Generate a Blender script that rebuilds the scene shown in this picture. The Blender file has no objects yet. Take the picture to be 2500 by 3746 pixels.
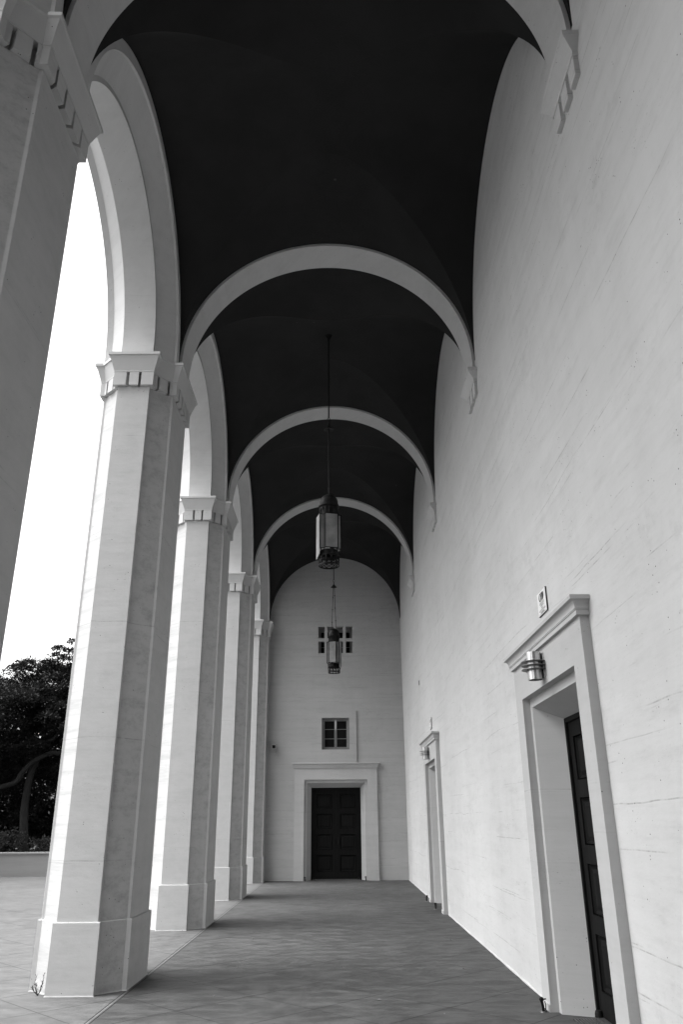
import bpy, bmesh, math, random
import numpy as np
from mathutils import Vector, Matrix

S = bpy.context.scene
COL = S.collection
PI = math.pi
rad = math.radians

# ------------------------------------------------------------------ camera
PITCH, YAW, ROLL = 0.379, 0.0033, -0.0083
cam = bpy.data.cameras.new("camera")
cam.sensor_fit = 'VERTICAL'
cam.sensor_height = 36.0
cam.lens = 36.0 * 2832.0 / 3746.0
cam.clip_start = 0.05
cam.clip_end = 1500.0
camo = bpy.data.objects.new("camera", cam)
COL.objects.link(camo)
fw = Vector((math.sin(YAW) * math.cos(PITCH), math.cos(YAW) * math.cos(PITCH), math.sin(PITCH)))
rt = Vector((math.cos(YAW), -math.sin(YAW), 0))
up = rt.cross(fw)
rt2 = rt * math.cos(ROLL) + up * math.sin(ROLL)
up2 = -rt * math.sin(ROLL) + up * math.cos(ROLL)
mw = Matrix((rt2, up2, -fw)).transposed().to_4x4()
mw.translation = Vector((0, 0, 1.6))
camo.matrix_world = mw
S.camera = camo

# ------------------------------------------------------------------ sky, sun, exposure
SUN_EL, SUN_ROT = rad(63), rad(266)       # bright overcast from the open plaza side, a little behind the camera
W = bpy.data.worlds.new("World")
S.world = W
W.use_nodes = True
nt = W.node_tree
for n in list(nt.nodes):
    nt.nodes.remove(n)
sky = nt.nodes.new('ShaderNodeTexSky')
sky.sky_type = 'NISHITA'
sky.sun_disc = False
sky.sun_elevation = SUN_EL
sky.sun_rotation = SUN_ROT
sky.dust_density = 6.0
bw = nt.nodes.new('ShaderNodeRGBToBW')
bg = nt.nodes.new('ShaderNodeBackground')
bg.inputs['Strength'].default_value = 0.15
wo = nt.nodes.new('ShaderNodeOutputWorld')
nt.links.new(sky.outputs[0], bw.inputs[0])
nt.links.new(bw.outputs[0], bg.inputs[0])
nt.links.new(bg.outputs[0], wo.inputs[0])

sun = bpy.data.lights.new("sun", 'SUN')
sun.energy = 0.5
sun.angle = rad(72)
sun.color = (1, 1, 1)
suno = bpy.data.objects.new("sun", sun)
COL.objects.link(suno)
sd = Vector((math.sin(SUN_ROT) * math.cos(SUN_EL), math.cos(SUN_ROT) * math.cos(SUN_EL), math.sin(SUN_EL)))
suno.rotation_euler = (-sd).to_track_quat('-Z', 'Y').to_euler()
suno.location = sd * 60

S.view_settings.view_transform = 'Standard'
S.view_settings.look = 'None'
S.view_settings.gamma = 1.0
S.view_settings.exposure = 2.0
S.cycles.max_bounces = 10
S.cycles.diffuse_bounces = 6
S.cycles.use_denoising = True

# ------------------------------------------------------------------ measures (metres)
L = 4.9296                    # bay
PC = 9.606                    # Y of the second pier's centre
PIERS = [PC + (i - 2) * L for i in range(1, 6)]
PX = -2.709                   # X of the pier axis
WX = 1.93                     # inner face of the side wall
AX = -2.240                   # inner face of the arcade wall
EY = 24.42                    # inner face of the end wall
CX = -0.155                   # corridor axis
CAPZ = 7.415
ZC = 7.60                     # centre height of all the arches
RB = 2.085                    # main barrel
RC = 2.175                    # cross barrel
BACK = PC - 3.5 * L + 0.0     # where the building stops behind the camera

# ------------------------------------------------------------------ node helpers
class NB:
    def __init__(self, name):
        self.m = bpy.data.materials.new(name)
        self.m.use_nodes = True
        self.t = self.m.node_tree
        self.b = self.t.nodes['Principled BSDF']
        self.out = self.t.nodes['Material Output']
    def n(self, typ, **kw):
        x = self.t.nodes.new(typ)
        for k, v in kw.items():
            setattr(x, k, v)
        return x
    def link(self, a, b):
        self.t.links.new(a, b)
    def put(self, sock, v):
        if isinstance(v, (int, float)):
            sock.default_value = v
        elif isinstance(v, tuple):
            sock.default_value = v
        else:
            self.link(v, sock)
    def math(self, op, a, b=None, c=None, clamp=False):
        x = self.n('ShaderNodeMath', operation=op, use_clamp=clamp)
        self.put(x.inputs[0], a)
        if b is not None:
            self.put(x.inputs[1], b)
        if c is not None:
            self.put(x.inputs[2], c)
        return x.outputs[0]
    def pos(self):
        g = self.n('ShaderNodeNewGeometry')
        s = self.n('ShaderNodeSeparateXYZ')
        self.link(g.outputs['Position'], s.inputs[0])
        return s.outputs[0], s.outputs[1], s.outputs[2]
    def normal(self):
        g = self.n('ShaderNodeNewGeometry')
        s = self.n('ShaderNodeSeparateXYZ')
        self.link(g.outputs['True Normal'], s.inputs[0])
        return s.outputs[0], s.outputs[1], s.outputs[2]
    def vec(self, x, y, z):
        c = self.n('ShaderNodeCombineXYZ')
        self.put(c.inputs[0], x); self.put(c.inputs[1], y); self.put(c.inputs[2], z)
        return c.outputs[0]
    def noise(self, v, scale=1.0, detail=4.0, rough=0.55, dist=0.0):
        x = self.n('ShaderNodeTexNoise')
        self.link(v, x.inputs['Vector'])
        x.inputs['Scale'].default_value = scale
        x.inputs['Detail'].default_value = detail
        x.inputs['Roughness'].default_value = rough
        x.inputs['Distortion'].default_value = dist
        return x.outputs[0]
    def voro(self, v, scale):
        x = self.n('ShaderNodeTexVoronoi')
        self.link(v, x.inputs['Vector'])
        x.inputs['Scale'].default_value = scale
        return x.outputs['Distance']
    def ramp(self, v, a, b, lo=0.0, hi=1.0):
        x = self.n('ShaderNodeMapRange', interpolation_type='SMOOTHSTEP')
        self.put(x.inputs[0], v)
        x.inputs[1].default_value = a; x.inputs[2].default_value = b
        self.put(x.inputs[3], lo); self.put(x.inputs[4], hi)
        return x.outputs[0]
    def bump(self, h, strength=0.3, dist=0.01, prev=None):
        x = self.n('ShaderNodeBump')
        x.inputs['Strength'].default_value = strength
        x.inputs['Distance'].default_value = dist
        self.link(h, x.inputs['Height'])
        if prev is not None:
            self.link(prev, x.inputs['Normal'])
        return x.outputs[0]
    def gray(self, v):
        c = self.n('ShaderNodeCombineColor')
        for i in range(3):
            self.put(c.inputs[i], v)
        return c.outputs[0]
    def base(self, v):
        if isinstance(v, (int, float)):
            self.b.inputs['Base Color'].default_value = (v, v, v, 1)
        else:
            self.link(self.gray(v), self.b.inputs['Base Color'])
    def rough(self, v):
        self.put(self.b.inputs['Roughness'], v)


def plain(name, g, rough=0.6, metal=0.0, var=0.0, scale=8.0, bump=0.0):
    m = NB(name)
    if var or bump:
        x, y, z = m.pos()
        nz = m.noise(m.vec(x, y, z), scale, 5)
        if var:
            m.base(m.math('MULTIPLY', g, m.ramp(nz, 0.25, 0.75, 1 - var, 1 + var)))
        else:
            m.base(g)
        if bump:
            m.link(m.bump(nz, bump, 0.01), m.b.inputs['Normal'])
    else:
        m.base(g)
    m.rough(rough)
    m.b.inputs['Metallic'].default_value = metal
    return m.m


def board_concrete(name, g, axis, row=0.285, line=0.30, streak=0.10, speck=0.5, bands=0.0, seed=0.0, mott=0.0, facing=False):
    """Painted board-marked concrete. axis: which world axis runs along the face ('x', 'y' or 'any')."""
    m = NB(name)
    x, y, z = m.pos()
    if axis == 'y':
        s = y
    elif axis == 'x':
        s = x
    else:
        s = m.math('ADD', x, m.math('MULTIPLY', y, 0.83))
    s = m.math('ADD', s, seed)
    P = m.vec(x, y, z)
    # wavering board joints, broken up along their length
    wob = m.noise(m.vec(m.math('MULTIPLY', s, 0.55), m.math('MULTIPLY', z, 1.3), seed), 1.0, 3)
    acc = None
    for k, (h, th, wd, amt) in enumerate(((row, 0.53, 0.007, 0.9), (row * 0.5, 0.58, 0.006, 0.5), (row * 3.1, 0.45, 0.007, 0.85))):
        zz = m.math('ADD', z, m.math('MULTIPLY', wob, 0.05 + 0.05 * k))
        r = m.math('DIVIDE', zz, h)
        fl = m.math('FLOOR', m.math('ADD', r, 0.5))
        d = m.math('MULTIPLY', m.math('ABSOLUTE', m.math('SUBTRACT', r, fl)), h)
        ln = m.ramp(d, wd * 0.35, wd, 1.0, 0.0)
        mk = m.noise(m.vec(m.math('MULTIPLY', s, 0.75), m.math('MULTIPLY', fl, 7.31), 3.7 + k + seed), 1.0, 2)
        mk = m.ramp(mk, th, th + 0.10)
        br = m.ramp(m.noise(m.vec(m.math('MULTIPLY', s, 9.0), m.math('MULTIPLY', fl, 3.3), k + seed), 1.0, 4, 0.7), 0.35, 0.65, 0.15, 1.0)
        v = m.math('MULTIPLY', m.math('MULTIPLY', ln, mk), m.math('MULTIPLY', br, amt))
        acc = v if acc is None else m.math('MAXIMUM', acc, v)
    # tone: each board slightly different, long horizontal streaks, soft vertical runs
    fl = m.math('FLOOR', m.math('DIVIDE', m.math('ADD', z, m.math('MULTIPLY', wob, 0.06)), row * 0.5))
    tone = m.noise(m.vec(m.math('MULTIPLY', s, 0.22), m.math('MULTIPLY', fl, 5.77), seed), 1.0, 1)
    st = m.noise(m.vec(m.math('MULTIPLY', s, 0.30), m.math('MULTIPLY', z, 5.5), seed), 1.0, 6, 0.65)
    vr = m.noise(m.vec(m.math('MULTIPLY', s, 4.5), m.math('MULTIPLY', z, 0.7), seed + 9), 1.0, 5, 0.6)
    pt = m.noise(P, 1.1, 5, 0.6)
    col = m.math('MULTIPLY', m.ramp(st, 0.3, 0.7, 1 - streak, 1 + streak * 0.5), m.ramp(vr, 0.35, 0.75, 1.01, 0.975))
    col = m.math('MULTIPLY', col, m.ramp(tone, 0.3, 0.7, 0.985, 1.01))
    col = m.math('MULTIPLY', col, m.ramp(pt, 0.3, 0.7, 0.97, 1.02))
    if mott:
        s2 = m.noise(m.vec(m.math('MULTIPLY', s, 1.5), m.math('MULTIPLY', z, 7.0), seed + 6), 1.0, 7, 0.74)
        s3 = m.noise(m.vec(m.math('MULTIPLY', s, 5.0), m.math('MULTIPLY', z, 6.0), seed + 8), 1.0, 8, 0.80)
        pa = m.ramp(m.noise(m.vec(m.math('MULTIPLY', s, 0.7), m.math('MULTIPLY', z, 1.1), seed + 5), 1.0, 4, 0.6), 0.45, 0.70)
        col = m.math('MULTIPLY', col, m.ramp(s2, 0.48, 0.72, 1.0, 1.0 - mott))
        col = m.math('MULTIPLY', col, m.math('SUBTRACT', 1.0, m.math('MULTIPLY', m.ramp(s3, 0.46, 0.66), m.math('MULTIPLY', pa, mott * 1.3))))
        sh = m.noise(m.vec(m.math('MULTIPLY', s, 16.0), m.math('MULTIPLY', z, 34.0), seed + 12), 1.0, 5, 0.75)
        col = m.math('MULTIPLY', col, m.ramp(sh, 0.60, 0.72, 1.0, 1.0 - mott * 1.4))
    if bands:
        bn = m.noise(m.vec(m.math('MULTIPLY', s, 4.0), m.math('MULTIPLY', z, 6.5), seed + 4), 1.0, 8, 0.76)
        bv = m.ramp(bn, 0.42, 0.72, 0.0, bands)
        if facing:      # the rough-cast splayed faces hold more dirt than the smooth fronts
            nx, ny, nz = m.normal()
            k = m.ramp(m.math('MULTIPLY', m.math('ABSOLUTE', nx), m.math('ABSOLUTE', ny)), 0.2, 0.4, 0.30, 1.0)
            bv = m.math('MULTIPLY', bv, k)
        col = m.math('MULTIPLY', col, m.math('SUBTRACT', 1.0, bv))
    # pits, and scuffed clusters of them
    cl = m.ramp(m.noise(m.vec(m.math('MULTIPLY', s, 1.3), m.math('MULTIPLY', z, 2.2), seed + 2), 1.0, 4, 0.6), 0.52, 0.68)
    v1 = m.ramp(m.voro(P, 24.0), 0.06, 0.15, 1.0, 0.0)
    v2 = m.ramp(m.noise(m.vec(m.math('MULTIPLY', s, 30), m.math('MULTIPLY', z, 55), seed), 1.0, 5, 0.7), 0.60, 0.70)
    rare = m.ramp(m.noise(P, 6.0, 1), 0.60, 0.66)
    pits = m.math('MAXIMUM', m.math('MULTIPLY', v1, m.math('MULTIPLY', rare, 0.9)), m.math('MULTIPLY', m.math('MULTIPLY', v2, cl), 0.45))
    pits = m.math('MULTIPLY', pits, speck)
    dark = m.math('MAXIMUM', m.math('MULTIPLY', acc, line), pits)
    col = m.math('MULTIPLY', col, m.math('SUBTRACT', 1.0, dark))
    m.base(m.math('MULTIPLY', col, g))
    fine = m.noise(P, 55.0, 4, 0.65)
    h = m.math('ADD', m.math('MULTIPLY', fine, 0.35), m.math('SUBTRACT', m.math('MULTIPLY', st, 0.6), m.math('MULTIPLY', dark, 1.2)))
    b1 = m.bump(h, 0.35, 0.006)
    lump = m.noise(m.vec(m.math('MULTIPLY', s, 1.6), m.math('MULTIPLY', z, 5.0), seed), 1.0, 3)
    m.link(m.bump(lump, 0.25, 0.02, b1), m.b.inputs['Normal'])
    m.rough(0.85)
    m.b.inputs['Specular IOR Level'].default_value = 0.25
    return m.m


def paving():
    m = NB("scored_concrete_paving")
    x, y, z = m.pos()
    P = m.vec(x, y, z)
    def joint(c, off, sp, w, seed):
        r = m.math('DIVIDE', m.math('SUBTRACT', c, off), sp)
        fl = m.math('FLOOR', m.math('ADD', r, 0.5))
        d = m.math('MULTIPLY', m.math('ABSOLUTE', m.math('SUBTRACT', r, fl)), sp)
        wv = m.ramp(m.noise(m.vec(m.math('MULTIPLY', fl, 3.1), m.math('MULTIPLY', x, 0.8), seed), 1.0, 3), 0.3, 0.6, 0.55, 1.0)
        return m.math('MULTIPLY', m.ramp(d, w * 0.4, w, 1.0, 0.0), wv)
    wx = m.math('MULTIPLY', m.math('SUBTRACT', m.noise(P, 0.8, 2), 0.5), 0.02)
    a = m.math('ADD', m.math('SUBTRACT', y, x), wx)
    b = m.math('ADD', m.math('ADD', y, x), wx)
    j = m.math('MAXIMUM', joint(a, 6.03, 1.236, 0.012, 1.0), m.math('MULTIPLY', joint(b, 6.70, 1.27, 0.012, 2.0), 0.75))
    dl = m.math('ABSOLUTE', m.math('ADD', x, 2.192))
    strip = m.ramp(dl, 0.012, 0.017, 1.0, 0.0)
    edge = m.math('MULTIPLY', m.ramp(m.math('ABSOLUTE', m.math('SUBTRACT', dl, 0.021)), 0.004, 0.009, 1.0, 0.0), 1.0)
    blot = m.noise(P, 5.5, 6, 0.66, 0.5)
    cross = m.noise(m.vec(m.math('MULTIPLY', x, 2.6), m.math('MULTIPLY', y, 5.5), 0.0), 1.0, 6, 0.62, 0.5)
    big = m.noise(P, 0.55, 4)
    spk = m.ramp(m.noise(P, 90.0, 3, 0.7), 0.62, 0.74)
    crk = m.noise(m.vec(m.math('MULTIPLY', x, 2.0), m.math('MULTIPLY', y, 6.0), 7.0), 1.0, 6, 0.7, 1.2)
    crack = m.math('MULTIPLY', m.ramp(m.math('ABSOLUTE', m.math('SUBTRACT', crk, 0.5)), 0.0, 0.010, 1.0, 0.0), m.ramp(m.noise(P, 0.9, 2), 0.55, 0.7))
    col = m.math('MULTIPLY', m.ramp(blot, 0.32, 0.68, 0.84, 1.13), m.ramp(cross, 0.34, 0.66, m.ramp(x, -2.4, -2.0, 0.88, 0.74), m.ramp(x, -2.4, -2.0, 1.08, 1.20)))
    col = m.math('MULTIPLY', col, m.ramp(big, 0.3, 0.7, 0.90, 1.08))
    dk = m.math('MAXIMUM', m.math('MAXIMUM', j, edge), m.math('MAXIMUM', m.math('MULTIPLY', spk, 0.18), m.math('MULTIPLY', crack, 0.35)))
    col = m.math('MULTIPLY', col, m.math('SUBTRACT', 1.0, m.math('MULTIPLY', dk, 0.82)))
    col = m.math('ADD', col, m.math('MULTIPLY', strip, 0.45))
    out = m.ramp(x, -2.202, -2.186, 0.108, 0.066)  # darker under the vault: the walkway's shade is put into the paving colour
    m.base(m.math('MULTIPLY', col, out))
    h = m.math('SUBTRACT', m.math('ADD', blot, m.math('MULTIPLY', cross, 0.8)), m.math('MULTIPLY', dk, 0.4))
    b1 = m.bump(h, 0.16, 0.03)
    m.link(m.bump(m.noise(P, 70, 3), 0.12, 0.004, b1), m.b.inputs['Normal'])
    m.rough(m.ramp(blot, 0.3, 0.7, 0.60, 0.80))
    m.b.inputs['Specular IOR Level'].default_value = 0.2
    return m.m


def vault_paint():
    m = NB("dark_vault_paint")
    x, y, z = m.pos()
    P = m.vec(x, y, z)
    fl = m.math('MULTIPLY', m.ramp(m.voro(P, 1.7), 0.025, 0.04, 1.0, 0.0), m.ramp(m.noise(P, 0.5, 1), 0.50, 0.55))
    c = m.math('MULTIPLY', m.ramp(m.noise(P, 1.2, 5, 0.6), 0.3, 0.7, 0.86, 1.12), 0.021)
    m.base(m.math('ADD', c, m.math('MULTIPLY', fl, 0.03)))
    m.link(m.bump(m.noise(P, 18, 4), 0.2, 0.01), m.b.inputs['Normal'])
    m.rough(0.9)
    m.b.inputs['Specular IOR Level'].default_value = 0.15
    return m.m


def wood():
    m = NB("dark_door_wood")
    x, y, z = m.pos()
    s = m.math('ADD', x, y)
    g = m.noise(m.vec(m.math('MULTIPLY', s, 26), m.math('MULTIPLY', z, 1.6), 0.0), 1.0, 5, 0.6, 0.5)
    m.base(m.math('MULTIPLY', m.ramp(g, 0.3, 0.7, 0.7, 1.35), 0.009))
    m.link(m.bump(g, 0.15, 0.004), m.b.inputs['Normal'])
    m.rough(0.6)
    m.b.inputs['Specular IOR Level'].default_value = 0.04
    return m.m


def frosted():
    m = NB("frosted_glass")
    t = m.n('ShaderNodeBsdfTranslucent')
    x, y, z = m.pos()
    nz = m.noise(m.vec(x, y, z), 6.0, 3)
    c = m.gray(m.ramp(nz, 0.3, 0.7, 0.34, 0.50))
    m.link(c, t.inputs[0])
    m.link(c, m.b.inputs['Base Color'])
    m.rough(0.28)
    mx = m.n('ShaderNodeMixShader')
    mx.inputs[0].default_value = 0.45
    m.link(m.b.outputs[0], mx.inputs[1])
    m.link(t.outputs[0], mx.inputs[2])
    m.link(mx.outputs[0], m.out.inputs[0])
    return m.m


def leaf_mat(name, g, gloss=0.5):
    m = NB(name)
    x, y, z = m.pos()
    nz = m.noise(m.vec(x, y, z), 1.6, 3)
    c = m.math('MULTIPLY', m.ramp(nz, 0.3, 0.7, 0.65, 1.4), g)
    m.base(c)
    t = m.n('ShaderNodeBsdfTranslucent')
    m.link(m.gray(m.math('MULTIPLY', c, 0.9)), t.inputs[0])
    mx = m.n('ShaderNodeMixShader')
    mx.inputs[0].default_value = 0.3
    m.link(m.b.outputs[0], mx.inputs[1])
    m.link(t.outputs[0], mx.inputs[2])
    m.link(mx.outputs[0], m.out.inputs[0])
    m.rough(gloss)
    m.b.inputs['Specular IOR Level'].default_value = 0.15
    return m.m


def bark():
    m = NB("ridged_bark")
    x, y, z = m.pos()
    g = m.noise(m.vec(m.math('MULTIPLY', x, 14), m.math('MULTIPLY', y, 14), m.math('MULTIPLY', z, 2.2)), 1.0, 5, 0.7, 1.0)
    m.base(m.math('MULTIPLY', m.ramp(g, 0.3, 0.7, 0.5, 1.5), 0.008))
    m.link(m.bump(g, 0.8, 0.04), m.b.inputs['Normal'])
    m.rough(0.9)
    return m.m


def steel():
    m = NB("weathered_steel")
    x, y, z = m.pos()
    P = m.vec(x, y, z)
    sp = m.ramp(m.noise(P, 160, 4, 0.8), 0.52, 0.68)
    m.base(m.math('SUBTRACT', 0.62, m.math('MULTIPLY', sp, 0.30)))
    m.b.inputs['Metallic'].default_value = 0.9
    m.rough(0.30)
    return m.m


M_WALL = board_concrete("painted_board_concrete", 0.57, 'y', line=0.40, streak=0.03, speck=1.4, mott=0.10)  # raised base tone: the plaza light on this wall is put into it
M_END = board_concrete("painted_board_concrete_end", 0.43, 'x', row=0.21, line=0.34, streak=0.045, speck=0.7, seed=5.0, mott=0.10)  # same paint as the side wall, its dimmer light put into the tone
M_PIER = board_concrete("painted_pier_concrete", 0.46, 'any', row=1.25, line=0.35, streak=0.03, speck=1.2, bands=0.27, seed=11.0, mott=0.05, facing=True)
M_ARCH = board_concrete("painted_arch_concrete", 0.53, 'any', row=0.9, line=0.12, streak=0.03, speck=0.8, bands=0.08, seed=3.0, mott=0.03)
M_TRIM = board_concrete("painted_trim_concrete", 0.49, 'any', row=0.62, line=0.26, streak=0.03, speck=1.0, seed=7.0, mott=0.04)
M_REAR = board_concrete("dark_blocker_concrete", 0.16, 'x', seed=15.0)  # dark tone set to dim bounce off the added rear wall
M_SURR = board_concrete("painted_surround_concrete", 0.46, 'any', row=0.62, line=0.26, streak=0.03, speck=1.0, seed=17.0, mott=0.05)
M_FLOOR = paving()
M_VAULT = vault_paint()
M_WOOD = wood()
M_GLASS = frosted()
M_IRON = plain("dark_iron", 0.016, 0.55, 0.2, 0.25, 30, 0.2)
M_BLACK = plain("black_iron", 0.008, 0.6, 0.0)
for mm in (M_IRON, M_BLACK):
    mm.node_tree.nodes['Principled BSDF'].inputs['Specular IOR Level'].default_value = 0.15
    mm.node_tree.nodes['Principled BSDF'].inputs['Metallic'].default_value = 0.0
M_DARK = plain("dark_interior", 0.012, 0.9)
M_STEEL = steel()
M_FIN = plain("dull_fin_metal", 0.16, 0.4, 0.7, 0.2, 40)
M_PANE = plain("dark_window_glass", 0.012, 0.12)
M_PANE.node_tree.nodes["Principled BSDF"].inputs["Specular IOR Level"].default_value = 0.08
M_SASH = plain("grey_sash_paint", 0.17, 0.5, 0, 0.12, 20)
M_SIGN = plain("white_sign_plastic", 0.80, 0.35)
M_INK = plain("black_ink", 0.02, 0.5)
M_CAMW = plain("grey_camera_housing", 0.36, 0.45)
M_GRATE = plain("worn_grate_metal", 0.12, 0.45, 0.6, 0.3, 40)
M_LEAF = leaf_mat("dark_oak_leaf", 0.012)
M_LEAF2 = leaf_mat("shrub_leaf", 0.045)
M_WEED = leaf_mat("weed_leaf", 0.07)
M_BARK = bark()
M_SOIL = plain("planting_soil", 0.008, 0.95, 0, 0.3, 6, 0.4)
M_KNEE = board_concrete("painted_planter_concrete", 0.21, 'x', row=0.4, line=0.15, streak=0.10, speck=0.4, seed=21.0)
M_LITTER = plain("dry_leaf_litter", 0.16, 0.8, 0, 0.4, 30)

# ------------------------------------------------------------------ mesh helpers
class MB:
    def __init__(self):
        self.v = []; self.f = []
    def add(self, verts, faces):
        o = len(self.v)
        self.v.extend([tuple(p) for p in verts])
        self.f.extend([tuple(i + o for i in f) for f in faces])
        return self
    def box(self, x0, x1, y0, y1, z0, z1):
        v = [(x0, y0, z0), (x1, y0, z0), (x1, y1, z0), (x0, y1, z0), (x0, y0, z1), (x1, y0, z1), (x1, y1, z1), (x0, y1, z1)]
        return self.add(v, [(0, 3, 2, 1), (4, 5, 6, 7), (0, 1, 5, 4), (1, 2, 6, 5), (2, 3, 7, 6), (3, 0, 4, 7)])
    def loft(self, loops, closed=True, cap0=True, cap1=True):
        n = len(loops[0]); v = []; f = []
        for lp in loops:
            v.extend(lp)
        for i in range(len(loops) - 1):
            for j in range(n if closed else n - 1):
                k = (j + 1) % n
                f.append((i * n + j, i * n + k, (i + 1) * n + k, (i + 1) * n + j))
        if cap0:
            f.append(tuple(reversed(range(n))))
        if cap1:
            f.append(tuple((len(loops) - 1) * n + j for j in range(n)))
        return self.add(v, f)
    def lathe(self, prof, c=(0, 0), n=24, cap=False):
        loops = [[(c[0] + r * math.cos(2 * PI * k / n), c[1] + r * math.sin(2 * PI * k / n), z) for k in range(n)] for r, z in prof]
        return self.loft(loops, True, cap, cap)
    def tube(self, pts, rads, n=8, caps=True):
        pts = [Vector(p) for p in pts]
        if isinstance(rads, (int, float)):
            rads = [rads] * len(pts)
        loops = []
        ref = None
        for i, p in enumerate(pts):
            d = (pts[min(i + 1, len(pts) - 1)] - pts[max(i - 1, 0)]).normalized()
            if ref is None:
                ref = Vector((0, 0, 1)) if abs(d.z) < 0.9 else Vector((1, 0, 0))
            a = (ref - d * ref.dot(d)).normalized()
            b = d.cross(a)
            ref = a
            loops.append([p + (a * math.cos(2 * PI * k / n) + b * math.sin(2 * PI * k / n)) * rads[i] for k in range(n)])
        return self.loft(loops, True, caps, caps)
    def quad(self, a, b, c, d):
        return self.add([a, b, c, d], [(0, 1, 2, 3)])
    def build(self, name, mat, parent=None, smooth=False, bevel=0.0, ang=40, fix=True):
        me = bpy.data.meshes.new(name)
        me.from_pydata(self.v, [], self.f)
        if fix:
            bm = bmesh.new(); bm.from_mesh(me)
            bmesh.ops.remove_doubles(bm, verts=bm.verts, dist=1e-5)
            bmesh.ops.recalc_face_normals(bm, faces=bm.faces)
            bm.to_mesh(me); bm.free()
        me.materials.append(mat)
        if smooth:
            me.shade_smooth()
            me.set_sharp_from_angle(angle=rad(ang))
        o = bpy.data.objects.new(name, me)
        COL.objects.link(o)
        if parent is not None:
            o.parent = parent
        if bevel:
            b = o.modifiers.new("bevel", 'BEVEL')
            b.width = bevel; b.segments = 2; b.limit_method = 'ANGLE'; b.angle_limit = rad(30)
        return o


def tag(o, label=None, cat=None, group=None, kind=None):
    if label: o['label'] = label
    if cat: o['category'] = cat
    if group: o['group'] = group
    if kind or cat: o['kind'] = kind or 'thing'
    return o


def empty(name, loc=(0, 0, 0), rz=0.0):
    o = bpy.data.objects.new(name, None)
    o.empty_display_size = 0.2
    o.location = loc
    o.rotation_euler = (0, 0, rz)
    COL.objects.link(o)
    return o


def children(o):
    return [c for c in bpy.data.objects if c.parent == o]


def copy_tree(o, parent=None):
    c = o.copy()
    COL.objects.link(c)
    if parent is not None:
        c.parent = parent
    for ch in children(o):
        copy_tree(ch, c)
    return c


def wall_sheet(mb, P, u0, u1, z0, z1, holes, back=None):
    """Front face of a wall as a grid with rectangular holes; P(u, d, z) maps to world, d = depth behind the face."""
    us = sorted({u0, u1, *[h[0] for h in holes], *[h[1] for h in holes]})
    zs = sorted({z0, z1, *[h[2] for h in holes], *[h[3] for h in holes]})
    for i in range(len(us) - 1):
        for j in range(len(zs) - 1):
            uc, zc = (us[i] + us[i + 1]) / 2, (zs[j] + zs[j + 1]) / 2
            if any(h[0] < uc < h[1] and h[2] < zc < h[3] for h in holes):
                continue
            mb.quad(P(us[i], 0, zs[j]), P(us[i + 1], 0, zs[j]), P(us[i + 1], 0, zs[j + 1]), P(us[i], 0, zs[j + 1]))
    for (a, b, c, d, dep) in holes:
        mb.quad(P(a, 0, c), P(a, dep, c), P(a, dep, d), P(a, 0, d))
        mb.quad(P(b, 0, c), P(b, 0, d), P(b, dep, d), P(b, dep, c))
        mb.quad(P(a, 0, d), P(a, dep, d), P(b, dep, d), P(b, 0, d))
        if c > z0:
            mb.quad(P(a, 0, c), P(b, 0, c), P(b, dep, c), P(a, dep, c))

# ------------------------------------------------------------------ ground
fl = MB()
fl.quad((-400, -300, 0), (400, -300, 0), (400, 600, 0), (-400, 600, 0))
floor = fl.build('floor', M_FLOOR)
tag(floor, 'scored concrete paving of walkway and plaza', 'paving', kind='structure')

# ------------------------------------------------------------------ piers
HX, HS, FX, FY = 0.469, 0.4286, 0.2135, 0.709
CH = 0.8645
def plan(e):
    q = [(HX + e, HS + e), (CH - HS + 0.4142 * e, HS + e), (FX + e, CH - FX + 0.4142 * e), (FX + e, FY + e)]
    p = list(q)
    p += [(-x, y) for x, y in reversed(q)]
    p += [(-x, -y) for x, y in q]
    p += [(x, -y) for x, y in reversed(q)]
    return p


def ring(e, z):
    return [(x, y, z) for x, y in plan(e)]


def make_pier():
    root = empty('arcade_pier', (PX, PIERS[1], 0))
    MB().loft([ring(0.034, 0.0), ring(0.031, 0.008), ring(0.0275, 0.010), ring(0.0265, 0.648), ring(0.020, 0.655), ring(-0.02, 0.656)]).build('base', M_PIER, root)
    MB().loft([ring(0.0, 0.640), ring(0.0, 6.951)]).build('shaft', M_PIER, root, bevel=0.005)
    cap = MB().loft([ring(-0.03, 6.94), ring(-0.03, 7.145), ring(0.052, 7.147), ring(0.052, 7.168),
                     ring(0.112, 7.366), ring(0.128, 7.372), ring(0.128, 7.411), ring(0.122, CAPZ), ring(-0.05, CAPZ + 0.002)]).build('capital', M_TRIM, root)
    d = MB()
    p0, p1 = plan(-0.03), plan(0.048)
    n = len(p0)
    for i in range(n):
        j = (i + 1) % n
        a0, b0, a1, b1 = [Vector((*q, 0)) for q in (p0[i], p0[j], p1[i], p1[j])]
        ln = (b1 - a1).length
        if 0.36 < ln < 0.55 and abs((b1 - a1).x) > 0.3:
            cuts = [0.315, 0.392, 0.630, 0.700]          # front face: three blocks
        elif ln > 0.7:
            cuts = [0.170, 0.207, 0.380, 0.417, 0.588, 0.625, 0.795, 0.832]
        elif abs(abs((b1 - a1).x) - abs((b1 - a1).y)) < 0.02 and ln > 0.2:
            cuts = [0.16, 0.285, 0.745, 0.87]
        else:
            cuts = []
        t = [0.0] + cuts + [1.0]
        for k in range(0, len(t) - 1, 2):
            lo = []
            for (s, e) in ((0, 0), (1, 0), (1, 1), (0, 1)):
                tt = t[k] if s == 0 else t[k + 1]
                lo.append((a1.lerp(b1, tt) if e else a0.lerp(b0, tt)))
            d.loft([[(q.x, q.y, 6.952) for q in lo], [(q.x, q.y, 7.1452) for q in lo]])
    d.build('dentil_course', M_TRIM, cap)
    return root


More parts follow.
